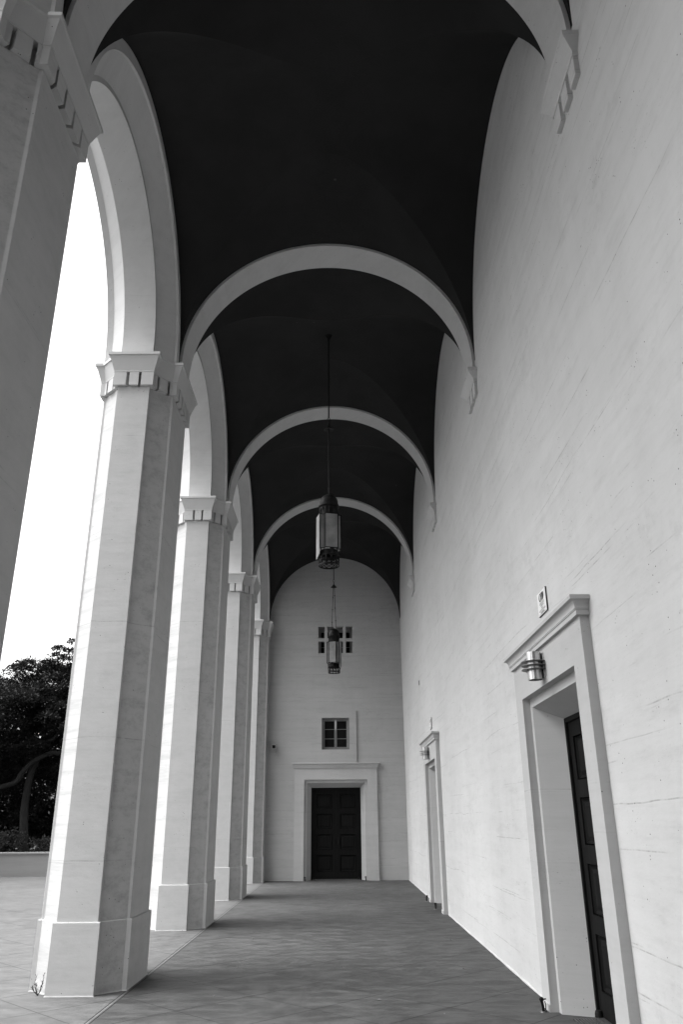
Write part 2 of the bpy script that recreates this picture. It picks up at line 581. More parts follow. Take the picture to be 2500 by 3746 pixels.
pier = make_pier()
PL = ['pier at far left, cropped by the photo edge, nearest of the row',
      'full-height pier with a weed sprouting at its foot',
      'middle pier, third along the row of five',
      'slender-looking fourth pier, just before the engaged one',
      'last pier, half built into the far end wall']
for i, yy in enumerate(PIERS):
    o = pier if i == 1 else copy_tree(pier)
    o.location = (PX, yy, 0)
    tag(o, 'pale chamfered ' + PL[i], 'pier', 'piers of the arcade')
rear = copy_tree(pier)
rear.location = (PX, PIERS[0] - L, 0)
tag(rear, 'pale chamfered pier standing behind the viewpoint', 'pier', 'piers of the arcade')

# ------------------------------------------------------------------ arcade wall (arches between the piers)
NA = 56
def arc_pts(R, z0=CAPZ):
    """from one springing over the crown to the other: (dy, z)"""
    p = [(-R, z0)]
    for k in range(NA + 1):
        a = PI - PI * k / NA
        p.append((R * math.cos(a), ZC + R * math.sin(a)))
    p.append((R, z0))
    return p


def arcade(y_first, y_last, name):
    mb = MB()
    # section of the arch ring: (X offset from the axis, radius)
    R0, R1, R2 = L / 2 - HS, L / 2 - (CH - FX), L / 2 - FY
    sec = [(HX, R0), (CH - HS, R0), (FX, R1), (FX, R2), (-FX, R2), (-FX, R1), (-(CH - HS), R0), (-HX, R0), (-HX, R0 + 0.055), (-HX - 0.075, R0 + 0.055)]
    nb = int(round((y_last - y_first) / L))
    TOP = 10.9
    for b in range(nb):
        yc = y_first + (b + 0.5) * L
        loops = [[(PX + dx, yc + dy, z) for dy, z in arc_pts(R)] for dx, R in sec]
        mb.loft(loops, False, False, False)
        for (dx, R, sgn) in ((HX, R0, 1), (-HX - 0.075, R0 + 0.055, -1)):
            inner = arc_pts(R)
            outer = []
            for dy, z in inner:
                if z <= ZC + 1e-6:
                    outer.append((math.copysign(L / 2, dy), z))
                else:
                    a = math.atan2(z - ZC, dy)
                    tx = (L / 2) / max(abs(math.cos(a)), 1e-9)
                    tz = (TOP - ZC) / max(math.sin(a), 1e-9)
                    t = min(tx, tz)
                    outer.append((t * math.cos(a), ZC + t * math.sin(a)))
            mb.loft([[(PX + dx, yc + dy, z) for dy, z in inner], [(PX + dx, yc + dy, z) for dy, z in outer]], False, False, False)
            # corner triangles between the ray-mapped outline and the rectangle
            for sy in (-1, 1):
                cands = [q for q in outer if abs(abs(q[0]) - L / 2) < 1e-6 and q[0] * sy > 0]
                tops = [q for q in outer if abs(q[1] - TOP) < 1e-6 and q[0] * sy > 0]
                if cands and tops:
                    q1 = max(cands, key=lambda q: q[1]); q2 = max(tops, key=lambda q: abs(q[0]))
                    mb.add([(PX + dx, yc + q1[0], q1[1]), (PX + dx, yc + sy * L / 2, TOP), (PX + dx, yc + q2[0], TOP)], [(0, 1, 2)])
    mb.quad((PX + HX, y_first, TOP), (PX + HX, y_last, TOP), (PX - HX - 0.075, y_last, TOP), (PX - HX - 0.075, y_first, TOP))
    mb.quad((PX + HX, y_first, CAPZ), (PX + HX, y_first, TOP), (PX - HX - 0.075, y_first, TOP), (PX - HX - 0.075, y_first, CAPZ))
    return mb.build(name, M_ARCH, smooth=True, ang=25)


aw = arcade(PIERS[0] - L, PIERS[4], 'arcade_wall')
tag(aw, 'pale arcade wall with stepped round arches springing from the chamfered piers', 'arcade')

# ------------------------------------------------------------------ vaulted ceiling
def vault():
    mb = MB()
    xs = [CX - RB * math.cos(PI * k / 72) for k in range(73)]
    ys = []
    y0 = PIERS[0] - L
    for b in range(5):
        yc = y0 + (b + 0.5) * L
        ys.append(yc - L / 2)
        for k in range(37):
            sb = RB / RC * math.sin(PI * k / 72)
            off = RC * math.sqrt(max(0.0, 1 - sb * sb))
            ys += [yc - off, yc + off]
        o36 = RC * math.sqrt(1 - (RB / RC) ** 2)
        ys += [yc + o36 * t / 4 for t in range(-3, 4)]
    ys.append(EY)
    ys = sorted({round(q, 6) for q in ys})
    def z(x, y):
        t = max(0.0, RB * RB - (x - CX) ** 2)
        zm = ZC + math.sqrt(t)
        b = int((y - y0) / L)
        zc = 0
        for bb in (b - 1, b, b + 1):
            dy = y - (y0 + (bb + 0.5) * L)
            if abs(dy) < RC and 0 <= bb <= 4:
                zc = ZC + math.sqrt(RC * RC - dy * dy)
        b = min(4, max(0, b))
        dy = min(1.0, abs(y - (y0 + (b + 0.5) * L)) / RC)
        dx = min(1.0, abs(x - CX) / RB)
        return max(zm, zc) + 0.13 * (1 - dx * dx) * (1 - dy * dy)      # each bay is slightly domed
    n = len(ys)
    v = [(x, y, z(x, y)) for x in xs for y in ys]
    def gap(i, j):
        x, y = xs[i], ys[j]
        zm = ZC + math.sqrt(max(0.0, RB * RB - (x - CX) ** 2))
        b = min(4, max(0, int((y - y0) / L)))
        dy = y - (y0 + (b + 0.5) * L)
        zc = ZC + math.sqrt(max(0.0, RC * RC - dy * dy))
        return abs(zm - zc)
    f = []
    for i in range(len(xs) - 1):
        for j in range(n - 1):
            a, b, c, d = i * n + j, i * n + j + 1, (i + 1) * n + j + 1, (i + 1) * n + j
            if gap(i, j) + gap(i + 1, j + 1) < gap(i, j + 1) + gap(i + 1, j):
                f += [(a, b, c), (a, c, d)]
            else:
                f += [(a, b, d), (b, c, d)]
    mb.add(v, f)
    return mb.build('vaulted_ceiling', M_VAULT, smooth=True, ang=12, fix=False)


vt = vault()
tag(vt, 'dark painted groin vaulted ceiling with pale cross ribs over the walkway', 'ceiling')
RR, RW = 2.045, 0.25
for yy in [PIERS[0] - L] + PIERS[:4]:
    mb = MB()
    for R in (RR,):
        path = [(-R, CAPZ - 0.02)] + [(R * math.cos(PI - PI * k / 96), ZC + R * math.sin(PI - PI * k / 96)) for k in range(97)] + [(R, CAPZ - 0.02)]
        path2 = [(-R - 0.20, CAPZ - 0.02)] + [((R + 0.20) * math.cos(PI - PI * k / 96), ZC + (R + 0.20) * math.sin(PI - PI * k / 96)) for k in range(97)] + [(R + 0.20, CAPZ - 0.02)]
        sec = [[(CX + x, yy - RW, z) for x, z in path2], [(CX + x, yy - RW, z) for x, z in path], [(CX + x, yy + RW, z) for x, z in path], [(CX + x, yy + RW, z) for x, z in path2]]
        mb.loft(sec, False, False, False)
    mb.build('rib', M_ARCH, vt, smooth=True, ang=30)

# ------------------------------------------------------------------ side wall with brackets
DOORS = [7.09, 16.95]
HOLE_H, HOLE_Z, HOLE_D = 0.955, 2.745, 0.42
mb = MB()
Y0W = PIERS[0] - L - 1.2
wall_sheet(mb, lambda u, d, z: (WX + d, u, z), Y0W, EY, 0.0, 10.9, [(c - HOLE_H, c + HOLE_H, 0.0, HOLE_Z, 0.6) for c in DOORS])
mb.quad((WX, Y0W, 0), (WX, Y0W, 10.9), (WX + 1.0, Y0W, 10.9), (WX + 1.0, Y0W, 0))
mb.quad((WX, Y0W, 10.9), (WX, EY, 10.9), (WX + 1.0, EY, 10.9), (WX + 1.0, Y0W, 10.9))
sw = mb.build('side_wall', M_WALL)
tag(sw, 'long pale board-marked concrete wall with two doorways and small rib brackets', 'wall')


def u_path(o, z, half):
    return [(-half, 0, z), (-half, -o, z), (half, -o, z), (half, 0, z)]


def make_bracket(yy):
    # local frame: x along the wall, -y out of it; placed on the wall with a quarter turn
    prof = [(0.040, 0.299, 7.246), (0.048, 0.307, 7.246), (0.048, 0.307, 7.285), (0.122, 0.368, 7.372), (0.131, 0.376, 7.378), (0.131, 0.376, 7.428), (0.126, 0.371, 7.434), (0.0, 0.26, 7.435)]
    b = MB().loft([u_path(o, z, h) for o, h, z in prof], False, False, False)
    b.add(u_path(0.040, 7.246, 0.299), [(0, 1, 2, 3)])
    br = b.build('bracket', M_WALL, sw)
    br.location = (WX, yy, 0)
    br.rotation_euler = (0, 0, -PI / 2)
    for k in (-1, 0, 1):
        u = k * 0.215
        dm = MB().box(u - 0.073, u + 0.073, -0.042, 0.01, 7.050, 7.2458)
        dm.build('dentil', M_WALL, br, bevel=0.003)
    return br


for yy in [PIERS[0] - L] + PIERS[:4]:
    make_bracket(yy)
# thin fillet along the foot of the wall, interrupted by the doorways
sk = MB()
rnd = random.Random(4)
spans = []
edge = Y0W
for c in DOORS:
    spans.append((edge, c - 1.26)); edge = c + 1.26
spans.append((edge, EY))
for a, b in spans:
    n = max(2, int((b - a) / 0.22))
    lo = []
    for k in range(n + 1):
        y = a + (b - a) * k / n
        h = 0.020 + rnd.uniform(-0.006, 0.006)
        w = 0.010 + rnd.uniform(-0.004, 0.004)
        lo.append([(WX, y, 0), (WX - w, y, 0), (WX - w, y, h * 0.6), (WX - 0.004, y, h), (WX, y, h)])
    sk.loft(lo)
sk.build('skirting', M_WALL, sw)
vent = MB().box(WX - 0.012, WX + 0.01, 19.03, 19.09, 4.64, 4.75).build('vent', M_DARK, sw)

# ------------------------------------------------------------------ end wall
EC = -0.155
GX = [(-0.690, -0.494), (-0.400, -0.208), (-0.110, 0.087), (0.185, 0.387)]
GZ = [(6.995, 7.372), (6.521, 6.896)]
WIN = (-0.575, 0.261, 3.588, 4.520)
mb = MB()
holes = [(a, b, c, d, 0.13) for a, b in GX for c, d in GZ]
holes.append((EC - HOLE_H, EC + HOLE_H, 0.0, HOLE_Z, 0.6))
holes.append((WIN[0], WIN[1], WIN[2], WIN[3], 0.20))
wall_sheet(mb, lambda u, d, z: (u, EY + d, z), -3.4, WX + 0.0, 0.0, 10.9, holes)
mb.quad((-3.4, EY, 0), (-3.4, EY + 1.2, 0), (-3.4, EY + 1.2, 10.9), (-3.4, EY, 10.9))
mb.quad((-3.4, EY, 10.9), (-3.4, EY + 1.2, 10.9), (WX, EY + 1.2, 10.9), (WX, EY, 10.9))
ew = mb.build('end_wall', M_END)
tag(ew, 'pale end wall closing the walkway, with a window above its door', 'wall')
# unseen wall added behind the viewpoint to cut light from the rear
mb = MB()
wall_sheet(mb, lambda u, d, z: (u, PIERS[0] - L - d, z), -3.4, WX, 0.0, 10.9, [])
rwl = mb.build('rear_light_block', M_REAR)
tag(rwl, 'unseen dark wall added behind the viewpoint to block light', 'wall')
# raised panel round the window
PN = (-0.785, 0.479, 3.205, 4.740)
mb = MB()
pz = 0.045
def PP(u, d, z):
    return (u, EY - pz + d, z)
wall_sheet(mb, PP, PN[0], PN[1], PN[2], PN[3], [(WIN[0], WIN[1], WIN[2], WIN[3], pz)])
for (a, b) in (((PN[0], PN[2]), (PN[0], PN[3])), ((PN[1], PN[3]), (PN[1], PN[2])), ((PN[0], PN[3]), (PN[1], PN[3]))):
    mb.quad(PP(a[0], 0, a[1]), PP(b[0], 0, b[1]), PP(b[0], pz, b[1]), PP(a[0], pz, a[1]))
mb.build('window_panel', M_END, ew)
# window: frame, sashes, panes
wd = MB()
x0, x1, z0, z1 = WIN
yf = EY + 0.085
def frame_rect(mb, x0, x1, z0, z1, w, ya, yb):
    mb.box(x0, x1, ya, yb, z1 - w, z1); mb.box(x0, x1, ya, yb, z0, z0 + w)
    mb.box(x0, x0 + w, ya, yb, z0 + w, z1 - w); mb.box(x1 - w, x1, ya, yb, z0 + w, z1 - w)
frame_rect(wd, x0 + 0.002, x1 - 0.002, z0 + 0.002, z1 - 0.002, 0.045, yf, yf + 0.10)
win = wd.build('window', M_SASH, ew, bevel=0.004)
xm = (x0 + x1) / 2
for a, b in ((x0 + 0.05, xm - 0.004), (xm + 0.004, x1 - 0.05)):
    s = MB()
    frame_rect(s, a, b, z0 + 0.05, z1 - 0.05, 0.034, yf + 0.02, yf + 0.06)
    hz = (z1 - z0 - 0.1) / 3
    for k in (1, 2):
        s.box(a + 0.034, b - 0.034, yf + 0.03, yf + 0.05, z0 + 0.05 + k * hz - 0.008, z0 + 0.05 + k * hz + 0.008)
    s.build('sash', M_SASH, win)
    MB().box(a + 0.03, b - 0.03, yf + 0.042, yf + 0.048, z0 + 0.08, z1 - 0.08).build('pane', M_PANE, win)
# closed recess behind the eight small openings, with a dark window in its back
rx0, rx1, rz0, rz1, ra, rb_ = -0.74, 0.44, 6.47, 7.425, EY + 0.13, EY + 0.38
rc = MB()
wall_sheet(rc, lambda u, d, z: (u, rb_ + d, z), rx0, rx1, rz0, rz1, [(-0.615, 0.315, 6.535, 7.270, 0.05)])
rc.quad((rx0, ra, rz0), (rx0, rb_, rz0), (rx0, rb_, rz1), (rx0, ra, rz1))
rc.quad((rx1, ra, rz0), (rx1, rb_, rz0), (rx1, rb_, rz1), (rx1, ra, rz1))
rc.quad((rx0, ra, rz0), (rx1, ra, rz0), (rx1, rb_, rz0), (rx0, rb_, rz0))
rc.quad((rx0, ra, rz1), (rx1, ra, rz1), (rx1, rb_, rz1), (rx0, rb_, rz1))
for a, b in [(rx0, GX[0][0])] + [(GX[k][1], GX[k + 1][0]) for k in range(3)] + [(GX[3][1], rx1)]:
    rc.quad((a, ra, rz0), (b, ra, rz0), (b, ra, rz1), (a, ra, rz1))
for a, b in GX:
    for c, d in ((rz0, GZ[1][0]), (GZ[1][1], GZ[0][0]), (GZ[0][1], rz1)):
        rc.quad((a, ra, c), (b, ra, c), (b, ra, d), (a, ra, d))
rcs = rc.build('recess', M_END, ew)
MB().quad((-0.62, rb_ + 0.049, 6.53), (0.32, rb_ + 0.049, 6.53), (0.32, rb_ + 0.049, 7.275), (-0.62, rb_ + 0.049, 7.275)).build('pane', M_PANE, rcs)
MB().box(-0.614, 0.314, rb_ + 0.03, rb_ + 0.045, 6.772, 6.790).build('rail', M_SASH, rcs)

# ------------------------------------------------------------------ doorways
SURH, SURZ, OPH, OPZ, REH, REZ, DRH, DRZ = 1.228, 3.062, 0.94, 2.727, 0.864, 2.640, 0.738, 2.512
PRO, DEP = 0.075, 0.27
def make_door_leaf(root, sgn, handle):
    lf = MB()
    w = DRH - 0.045
    yb = DEP + 0.022
    x0, x1 = (0.0015, w) if sgn > 0 else (-w, -0.0015)
    stile = 0.115
    rows = [(0.22, 0.66), (0.81, 1.22), (1.375, 1.78), (1.935, 2.33)]
    hole = [(x0 + stile, x1 - stile, a, b, 0.03) for a, b in rows]
    wall_sheet(lf, lambda u, d, z: (u, yb + d, z), x0, x1, 0.025, DRZ - 0.045, hole)
    for (a, b, c, d, e) in hole:
        # sunk panel with a moulded edge and raised field
        def rect(i, y):
            return [(a + i, yb + y, c + i), (b - i, yb + y, c + i), (b - i, yb + y, d - i), (a + i, yb + y, d - i)]
        lf.loft([rect(0, 0.03), rect(0.014, 0.012), rect(0.026, 0.026), rect(0.040, 0.032), rect(0.075, 0.018)], True, False, True)
    lf.quad((x0, yb, 0.025), (x0, yb + 0.05, 0.025), (x0, yb + 0.05, DRZ - 0.045), (x0, yb, DRZ - 0.045))
    lf.quad((x1, yb, 0.025), (x1, yb, DRZ - 0.045), (x1, yb + 0.05, DRZ - 0.045), (x1, yb + 0.05, 0.025))
    leaf = lf.build('door_leaf', M_WOOD, root)
    h = MB()
    hx = x0 + 0.06 if sgn > 0 else x1 - 0.06
    h.box(hx - 0.025, hx + 0.025, yb - 0.008, yb + 0.002, 0.95, 1.15)
    h.tube([(hx, yb - 0.002, 1.06), (hx, yb - 0.05, 1.06), (hx - sgn * -0.01, yb - 0.06, 1.04), (hx, yb - 0.06, 0.97)], [0.011, 0.012, 0.013, 0.009], 8)
    h.build('handle', M_BLACK, leaf, smooth=True)
    return leaf


def make_doorway():
    root = empty('doorway')
    s = MB()
    def P(u, o, z):
        return (u, -o, z)
    # proud architrave: front, outer edges, inner edges
    for sg in (-1, 1):
        s.quad(P(sg * SURH, PRO, 0), P(sg * OPH, PRO, 0), P(sg * OPH, PRO, OPZ), P(sg * SURH, PRO, OPZ))
        s.quad(P(sg * SURH, PRO, 0), P(sg * SURH, PRO, SURZ), P(sg * SURH, 0, SURZ), P(sg * SURH, 0, 0))
        s.quad(P(sg * OPH, PRO, 0), P(sg * OPH, 0.0, 0), P(sg * OPH, 0.0, OPZ), P(sg * OPH, PRO, OPZ))
        s.quad(P(sg * OPH, 0.0, 0), P(sg * REH, 0.0, 0), P(sg * REH, 0.0, REZ), P(sg * OPH, 0.0, OPZ))
        s.quad(P(sg * REH, 0.0, 0), P(sg * DRH, -DEP, 0), P(sg * DRH, -DEP, DRZ), P(sg * REH, 0.0, REZ))
        # low foot blocks of the reveal
        s.loft([[P(sg * (OPH + 0.001), PRO + 0.012, z), P(sg * (SURH + 0.012), PRO + 0.012, z), P(sg * (SURH + 0.012), 0, z), P(sg * (OPH + 0.001), 0, z)] for z in (0, 0.055)], True, False, True)
    s.quad(P(-SURH, PRO, OPZ), P(SURH, PRO, OPZ), P(SURH, PRO, SURZ), P(-SURH, PRO, SURZ))
    s.quad(P(-OPH, PRO, OPZ), P(OPH, PRO, OPZ), P(OPH, 0.0, OPZ), P(-OPH, 0.0, OPZ))
    s.quad(P(-OPH, 0.0, OPZ), P(OPH, 0.0, OPZ), P(REH, 0.0, REZ), P(-REH, 0.0, REZ))
    s.quad(P(-REH, 0.0, REZ), P(REH, 0.0, REZ), P(DRH, -DEP, DRZ), P(-DRH, -DEP, DRZ))
    s.build('surround', M_SURR, root)
    # cornice
    prof = [(PRO - 0.002, 3.060), (0.104, 3.060), (0.104, 3.099), (0.110, 3.100), (0.110, 3.106)]
    for k in range(7):
        a = (PI / 2) * k / 6
        prof.append((0.114 + 0.036 * (1 - math.cos(a)), 3.110 + 0.062 * math.sin(a)))
    prof += [(0.156, 3.174), (0.156, 3.205), (0.150, 3.210), (0.0, 3.212)]
    MB().loft([u_path(o, z, SURH + (o - PRO)) for o, z in prof], False, False, False).build('cornice', M_SURR, root, smooth=True, ang=28)
    # frame
    f = MB()
    t = 0.045
    for sg in (-1, 1):
        a, b = sorted((sg * DRH, sg * (DRH - t)))
        f.box(a, b, DEP - 0.004, DEP + 0.09, 0, DRZ)
    f.box(-DRH + t, DRH - t, DEP - 0.004, DEP + 0.09, DRZ - t, DRZ)
    f.build('door_frame', M_WOOD, root, bevel=0.006)
    MB().box(-DRH, DRH, DEP + 0.095, DEP + 0.11, 0.0, DRZ).build('door_backing', M_DARK, root)  # dark sheet added behind the leaves to stop light showing through their gap
    MB().box(-DRH + t, DRH - t, DEP - 0.03, DEP + 0.09, 0.0, 0.022).build('threshold', M_GRATE, root)
    make_door_leaf(root, -1, True)
    make_door_leaf(root, 1, True)
    for sg in (-1, 1):
        MB().lathe([(0.001, 0.075), (0.028, 0.070), (0.036, 0.045), (0.036, 0.022)], (sg * (DRH - 0.09), DEP - 0.005), 12).build('pivot', M_BLACK, root, smooth=True)
    return root


dw = make_doorway()
DL = ['panelled double door deep in its pale surround, nearest on the side wall', 'narrow-looking far doorway on the side wall, door hidden inside its reveal',
      'dark double door facing the viewer in the end wall']
places = [((WX, DOORS[0], 0), -PI / 2), ((WX, DOORS[1], 0), -PI / 2), ((EC, EY, 0), 0.0)]
for i, (p, r) in enumerate(places):
    o = dw if i == 0 else copy_tree(dw)
    o.location = p
    o.rotation_euler = (0, 0, r)
    tag(o, DL[i], 'doorway', 'doorways with moulded cornices')

# floor grating in front of the near door
gr = MB()
for k in range(9):
    gr.box(1.975 + k * 0.024, 1.987 + k * 0.024, 6.45, 7.74, 0.004, 0.012)
for yy in (6.45, 7.10, 7.73):
    gr.box(1.97, 2.19, yy, yy + 0.012, 0.002, 0.010)
tag(gr.build('floor_grate', M_GRATE), 'narrow metal floor grate before the near side door', 'grate')

# ------------------------------------------------------------------ wall lamps
def make_wall_lamp():
    root = empty('wall_lamp')
    MB().box(-0.062, 0.062, -0.012, 0.0, -0.115, 0.115).build('back_plate', M_STEEL, root, bevel=0.003)
    R = 0.066
    cy = -0.078
    sh = MB()
    def half(r, z, n=28):
        return [(r * math.cos(a), cy + r * math.sin(a), z) for a in [2 * PI * k / n for k in range(n)]]
    sh.loft([half(R, -0.125), half(R, 0.125), half(R - 0.004, 0.125), half(R - 0.004, -0.125), half(R, -0.125)], True, False, False)
    sh.build('shade', M_STEEL, root, smooth=True)
    MB().box(-0.03, 0.03, cy, -0.010, -0.05, 0.05).build('lamp_holder', M_BLACK, root)
    for z in (-0.036, 0.0, 0.036):
        MB().loft([half(R + 0.0005, z - 0.004), half(0.118, z - 0.003), half(0.118, z + 0.003), half(R + 0.0005, z + 0.004)], True, False, False).build('fin', M_FIN, root, smooth=True)
    return root


wl = make_wall_lamp()
for i, (y, lab) in enumerate(((7.09, 'steel wall lamp with three dark fins above the near side door'), (16.95, 'small steel finned wall lamp above the far side doorway'))):
    o = wl if i == 0 else copy_tree(wl)
    o.location = (WX - PRO, y, 2.895)
    o.rotation_euler = (0, 0, -PI / 2)
    tag(o, lab, 'wall lamp', 'finned wall lamps')

# ------------------------------------------------------------------ notice signs
def flat(mb, pts, y):
    mb.add([(p[0], y, p[1]) for p in pts], [tuple(range(len(pts)))])


def make_sign():
    root = empty('notice_sign')
    w, h, t = 0.314, 0.224, 0.014
    MB().box(-w / 2, w / 2, -t, 0, -h / 2, h / 2).build('panel', M_INK, root)
    MB().box(-w / 2 + 0.002, w / 2 - 0.003, -t - 0.001, -t + 0.002, -h / 2 + 0.003, h / 2 - 0.002).build('face', M_SIGN, root)
    def uv(u, v):
        return ((u - 0.5) * w, (0.5 - v) * h)
    ic = MB()
    y = -t - 0.0018
    flat(ic, [uv(*p) for p in ((0.46, 0.10), (0.60, 0.09), (0.775, 0.125), (0.79, 0.30), (0.70, 0.40), (0.52, 0.44), (0.56, 0.30), (0.54, 0.18))], y)
    def ell(cu, cv, ru, rv, n=28):
        return [uv(cu + ru * math.cos(2 * PI * k / n), cv + rv * math.sin(2 * PI * k / n)) for k in range(n)]
    def ringe(cu, cv, r0, r1):
        a, b = ell(cu, cv, *r0), ell(cu, cv, *r1)
        ic.loft([[(p[0], y, p[1]) for p in a], [(p[0], y, p[1]) for p in b]], True, False, False)
    ringe(0.36, 0.265, (0.075, 0.13), (0.155, 0.172))
    ringe(0.455, 0.255, (0.055, 0.155), (0.068, 0.170))
    ic.build('emblem', M_INK, root)
    ln = MB()
    flat(ln, [uv(0.04, 0.945), uv(0.96, 0.945), uv(0.96, 0.955), uv(0.04, 0.955)], y)
    ln.build('rule', M_INK, root)
    for txt, v, size in (("CLOSED CIRCUIT", 0.525, 0.024), ("TELEVISION", 0.620, 0.024), ("AND", 0.715, 0.024), ("AUDIO MONITORING", 0.810, 0.024), ("ON PREMISES", 0.905, 0.024)):
        c = bpy.data.curves.new('lettering', 'FONT')
        c.body = txt
        c.size = size
        c.align_x = 'CENTER'
        c.align_y = 'CENTER'
        c.materials.append(M_INK)
        tmp = bpy.data.objects.new('lettering_curve', c)
        COL.objects.link(tmp)
        bpy.context.view_layer.update()
        me = bpy.data.meshes.new_from_object(tmp.evaluated_get(bpy.context.evaluated_depsgraph_get()))
        bpy.data.objects.remove(tmp)
        bpy.data.curves.remove(c)
        me.materials.clear()
        me.materials.append(M_INK)
        o = bpy.data.objects.new('lettering', me)
        COL.objects.link(o)
        o.parent = root
        o.rotation_euler = (PI / 2, 0, 0)
        o.location = (0, y, uv(0.5, v)[1])
    return root


sg = make_sign()
for i, (y, z, lab) in enumerate(((7.125, 3.504, 'white closed circuit television notice on the wall above the near side door'), (16.965, 3.497, 'thin edge-on white notice above the far side doorway'))):
    o = sg if i == 0 else copy_tree(sg)
    o.location = (WX, y, z)
    o.rotation_euler = (0, 0, -PI / 2)
    tag(o, lab, 'sign', 'camera notices on the side wall')

# ------------------------------------------------------------------ hanging lanterns
def make_lantern():
    root = empty('hanging_lantern')
    # z measured from the floor
    MB().lathe([(0.001, 10.02), (0.080, 10.02), (0.080, 9.92), (0.064, 9.90), (0.030, 9.85), (0.015, 9.80), (0.012, 9.76)]).build('canopy', M_BLACK, root, smooth=True)
    MB().tube([(0, 0, 9.85), (0, 0, 8.20)], 0.012, 8).build('stem', M_BLACK, root, smooth=True)
    hk = MB()
    hk.tube([(0.024 * math.sin(a), 0, 8.155 + 0.04 * math.cos(a)) for a in [2 * PI * k / 16 for k in range(17)]], 0.006, 6)
    hk.tube([(0, 0.020 * math.sin(a), 8.085 + 0.032 * math.cos(a)) for a in [2 * PI * k / 16 for k in range(17)]], 0.006, 6)
    hk.build('hook', M_BLACK, root, smooth=True)
    MB().lathe([(0.006, 8.06), (0.014, 8.045), (0.030, 8.02), (0.085, 7.962), (0.088, 7.955), (0.080, 7.955), (0.012, 7.985)]).build('smoke_bell', M_IRON, root, smooth=True)
    for sgn in (-1, 1):
        rd = MB()
        a, b = Vector((0.010 * sgn, 0.02 * sgn, 7.96)), Vector((0.030 * sgn, 0.120 * sgn, 6.60))
        rd.tube([a, b], 0.0075, 6)
        for t in ((0.18, 0.45, 0.72) if sgn < 0 else (0.24, 0.51, 0.79)):
            p = a.lerp(b, t)
            rd.tube([p - Vector((0, 0, 0.022)), p - Vector((0, 0, 0.008)), p, p + Vector((0, 0, 0.008)), p + Vector((0, 0, 0.022))], [0.007, 0.014, 0.019, 0.014, 0.007], 8)
        rd.build('rod', M_IRON, root, smooth=True)
    dm = [(0.004, 6.745), (0.010, 6.735)]
    for k in range(10):
        a = (PI / 2) * (1 - k / 9)
        dm.append((0.012 + 0.143 * math.cos(a), 6.565 + 0.155 * math.sin(a)))
    dm += [(0.158, 6.535), (0.166, 6.53), (0.166, 6.515), (0.178, 6.505), (0.178, 6.49), (0.15, 6.485)]
    MB().lathe(dm, n=32).build('dome', M_IRON, root, smooth=True, ang=30)
    # gallery of pointed arches under the dome
    gal = MB()
    N = 14
    rg = 0.150
    def cyl(a, z, r=rg):
        return (r * math.cos(a), r * math.sin(a), z)
    for k in range(N):
        a0 = 2 * PI * k / N; a1 = 2 * PI * (k + 1) / N; am = (a0 + a1) / 2
        gal.tube([cyl(a0, 6.33), cyl(a0, 6.41), cyl(a0 * 0.7 + am * 0.3, 6.445), cyl(am, 6.478)], 0.009, 6)
        gal.tube([cyl(a1, 6.41), cyl(a1 * 0.7 + am * 0.3, 6.445), cyl(am, 6.478)], 0.009, 6)
        gal.tube([cyl(a0, 6.40), cyl(a0, 6.49)], 0.006, 6)
    gal.lathe([(0.145, 6.325), (0.160, 6.325), (0.160, 6.345), (0.145, 6.345)], n=32)
    gal.build('gallery', M_IRON, root, smooth=True)
    MB().lathe([(0.118, 6.33), (0.118, 6.49)], n=24).build('core', M_DARK, root, smooth=True)
    # greek-cross glazed body
    a, r = 0.108, 0.178
    zb, zt = 5.720, 6.325
    MB().loft([[(-r - 0.012, -a, 5.625), (-r - 0.012, a, 5.585), (-r - 0.006, a, 5.585), (-r - 0.006, -a, 5.625)], [(-r - 0.012, -a, zt), (-r - 0.012, a, zt), (-r - 0.006, a, zt), (-r - 0.006, -a, zt)]]).build('hinged_pane', M_GLASS, root)
    cross = [(r, -a), (r, a), (a, a), (a, r), (-a, r), (-a, a), (-r, a), (-r, -a), (-a, -a), (-a, -r), (a, -r), (a, -a)]
    fr = MB()
    for (x, y) in cross:
        fr.box(x - 0.0075, x + 0.0075, y - 0.0075, y + 0.0075, zb, zt)
    for i in range(12):
        p, q = Vector((*cross[i], 0)), Vector((*cross[(i + 1) % 12], 0))
        d = (q - p).normalized()
        for z in (zb + 0.006, zt - 0.006):
            x0, x1 = sorted((p.x, q.x)); y0, y1 = sorted((p.y, q.y))
            e = 0.006
            if abs(d.x) > 0.5:
                fr.box(x0 + 0.0076, x1 - 0.0076, y0 - e, y0 + e, z - 0.006, z + 0.006)
            else:
                fr.box(x0 - e, x0 + e, y0 + 0.0076, y1 - 0.0076, z - 0.006, z + 0.006)
    frame = fr.build('frame', M_BLACK, root)
    MB().loft([[(x, y, zt - 0.004) for x, y in cross], [(x, y, zt + 0.004) for x, y in cross]]).build('top_plate', M_BLACK, root)
    for i in range(12):
        p, q = Vector((*cross[i], 0)), Vector((*cross[(i + 1) % 12], 0))
        MB().quad((p.x, p.y, zb + 0.008), (q.x, q.y, zb + 0.008), (q.x, q.y, zt - 0.008), (p.x, p.y, zt - 0.008)).build('glass', M_GLASS, root)
    MB().tube([(0, 0, 6.2), (0, 0, 5.99), (0, 0, 5.96)], [0.02, 0.03, 0.01], 12).build('bulb', M_IRON, root, smooth=True)
    # skirt, straps and pierced ring below
    sk = MB().lathe([(0.145, 5.715), (0.150, 5.705), (0.150, 5.650), (0.166, 5.630), (0.160, 5.624), (0.10, 5.64)], n=32)
    sk.build('skirt', M_BLACK, root, smooth=True, ang=30)
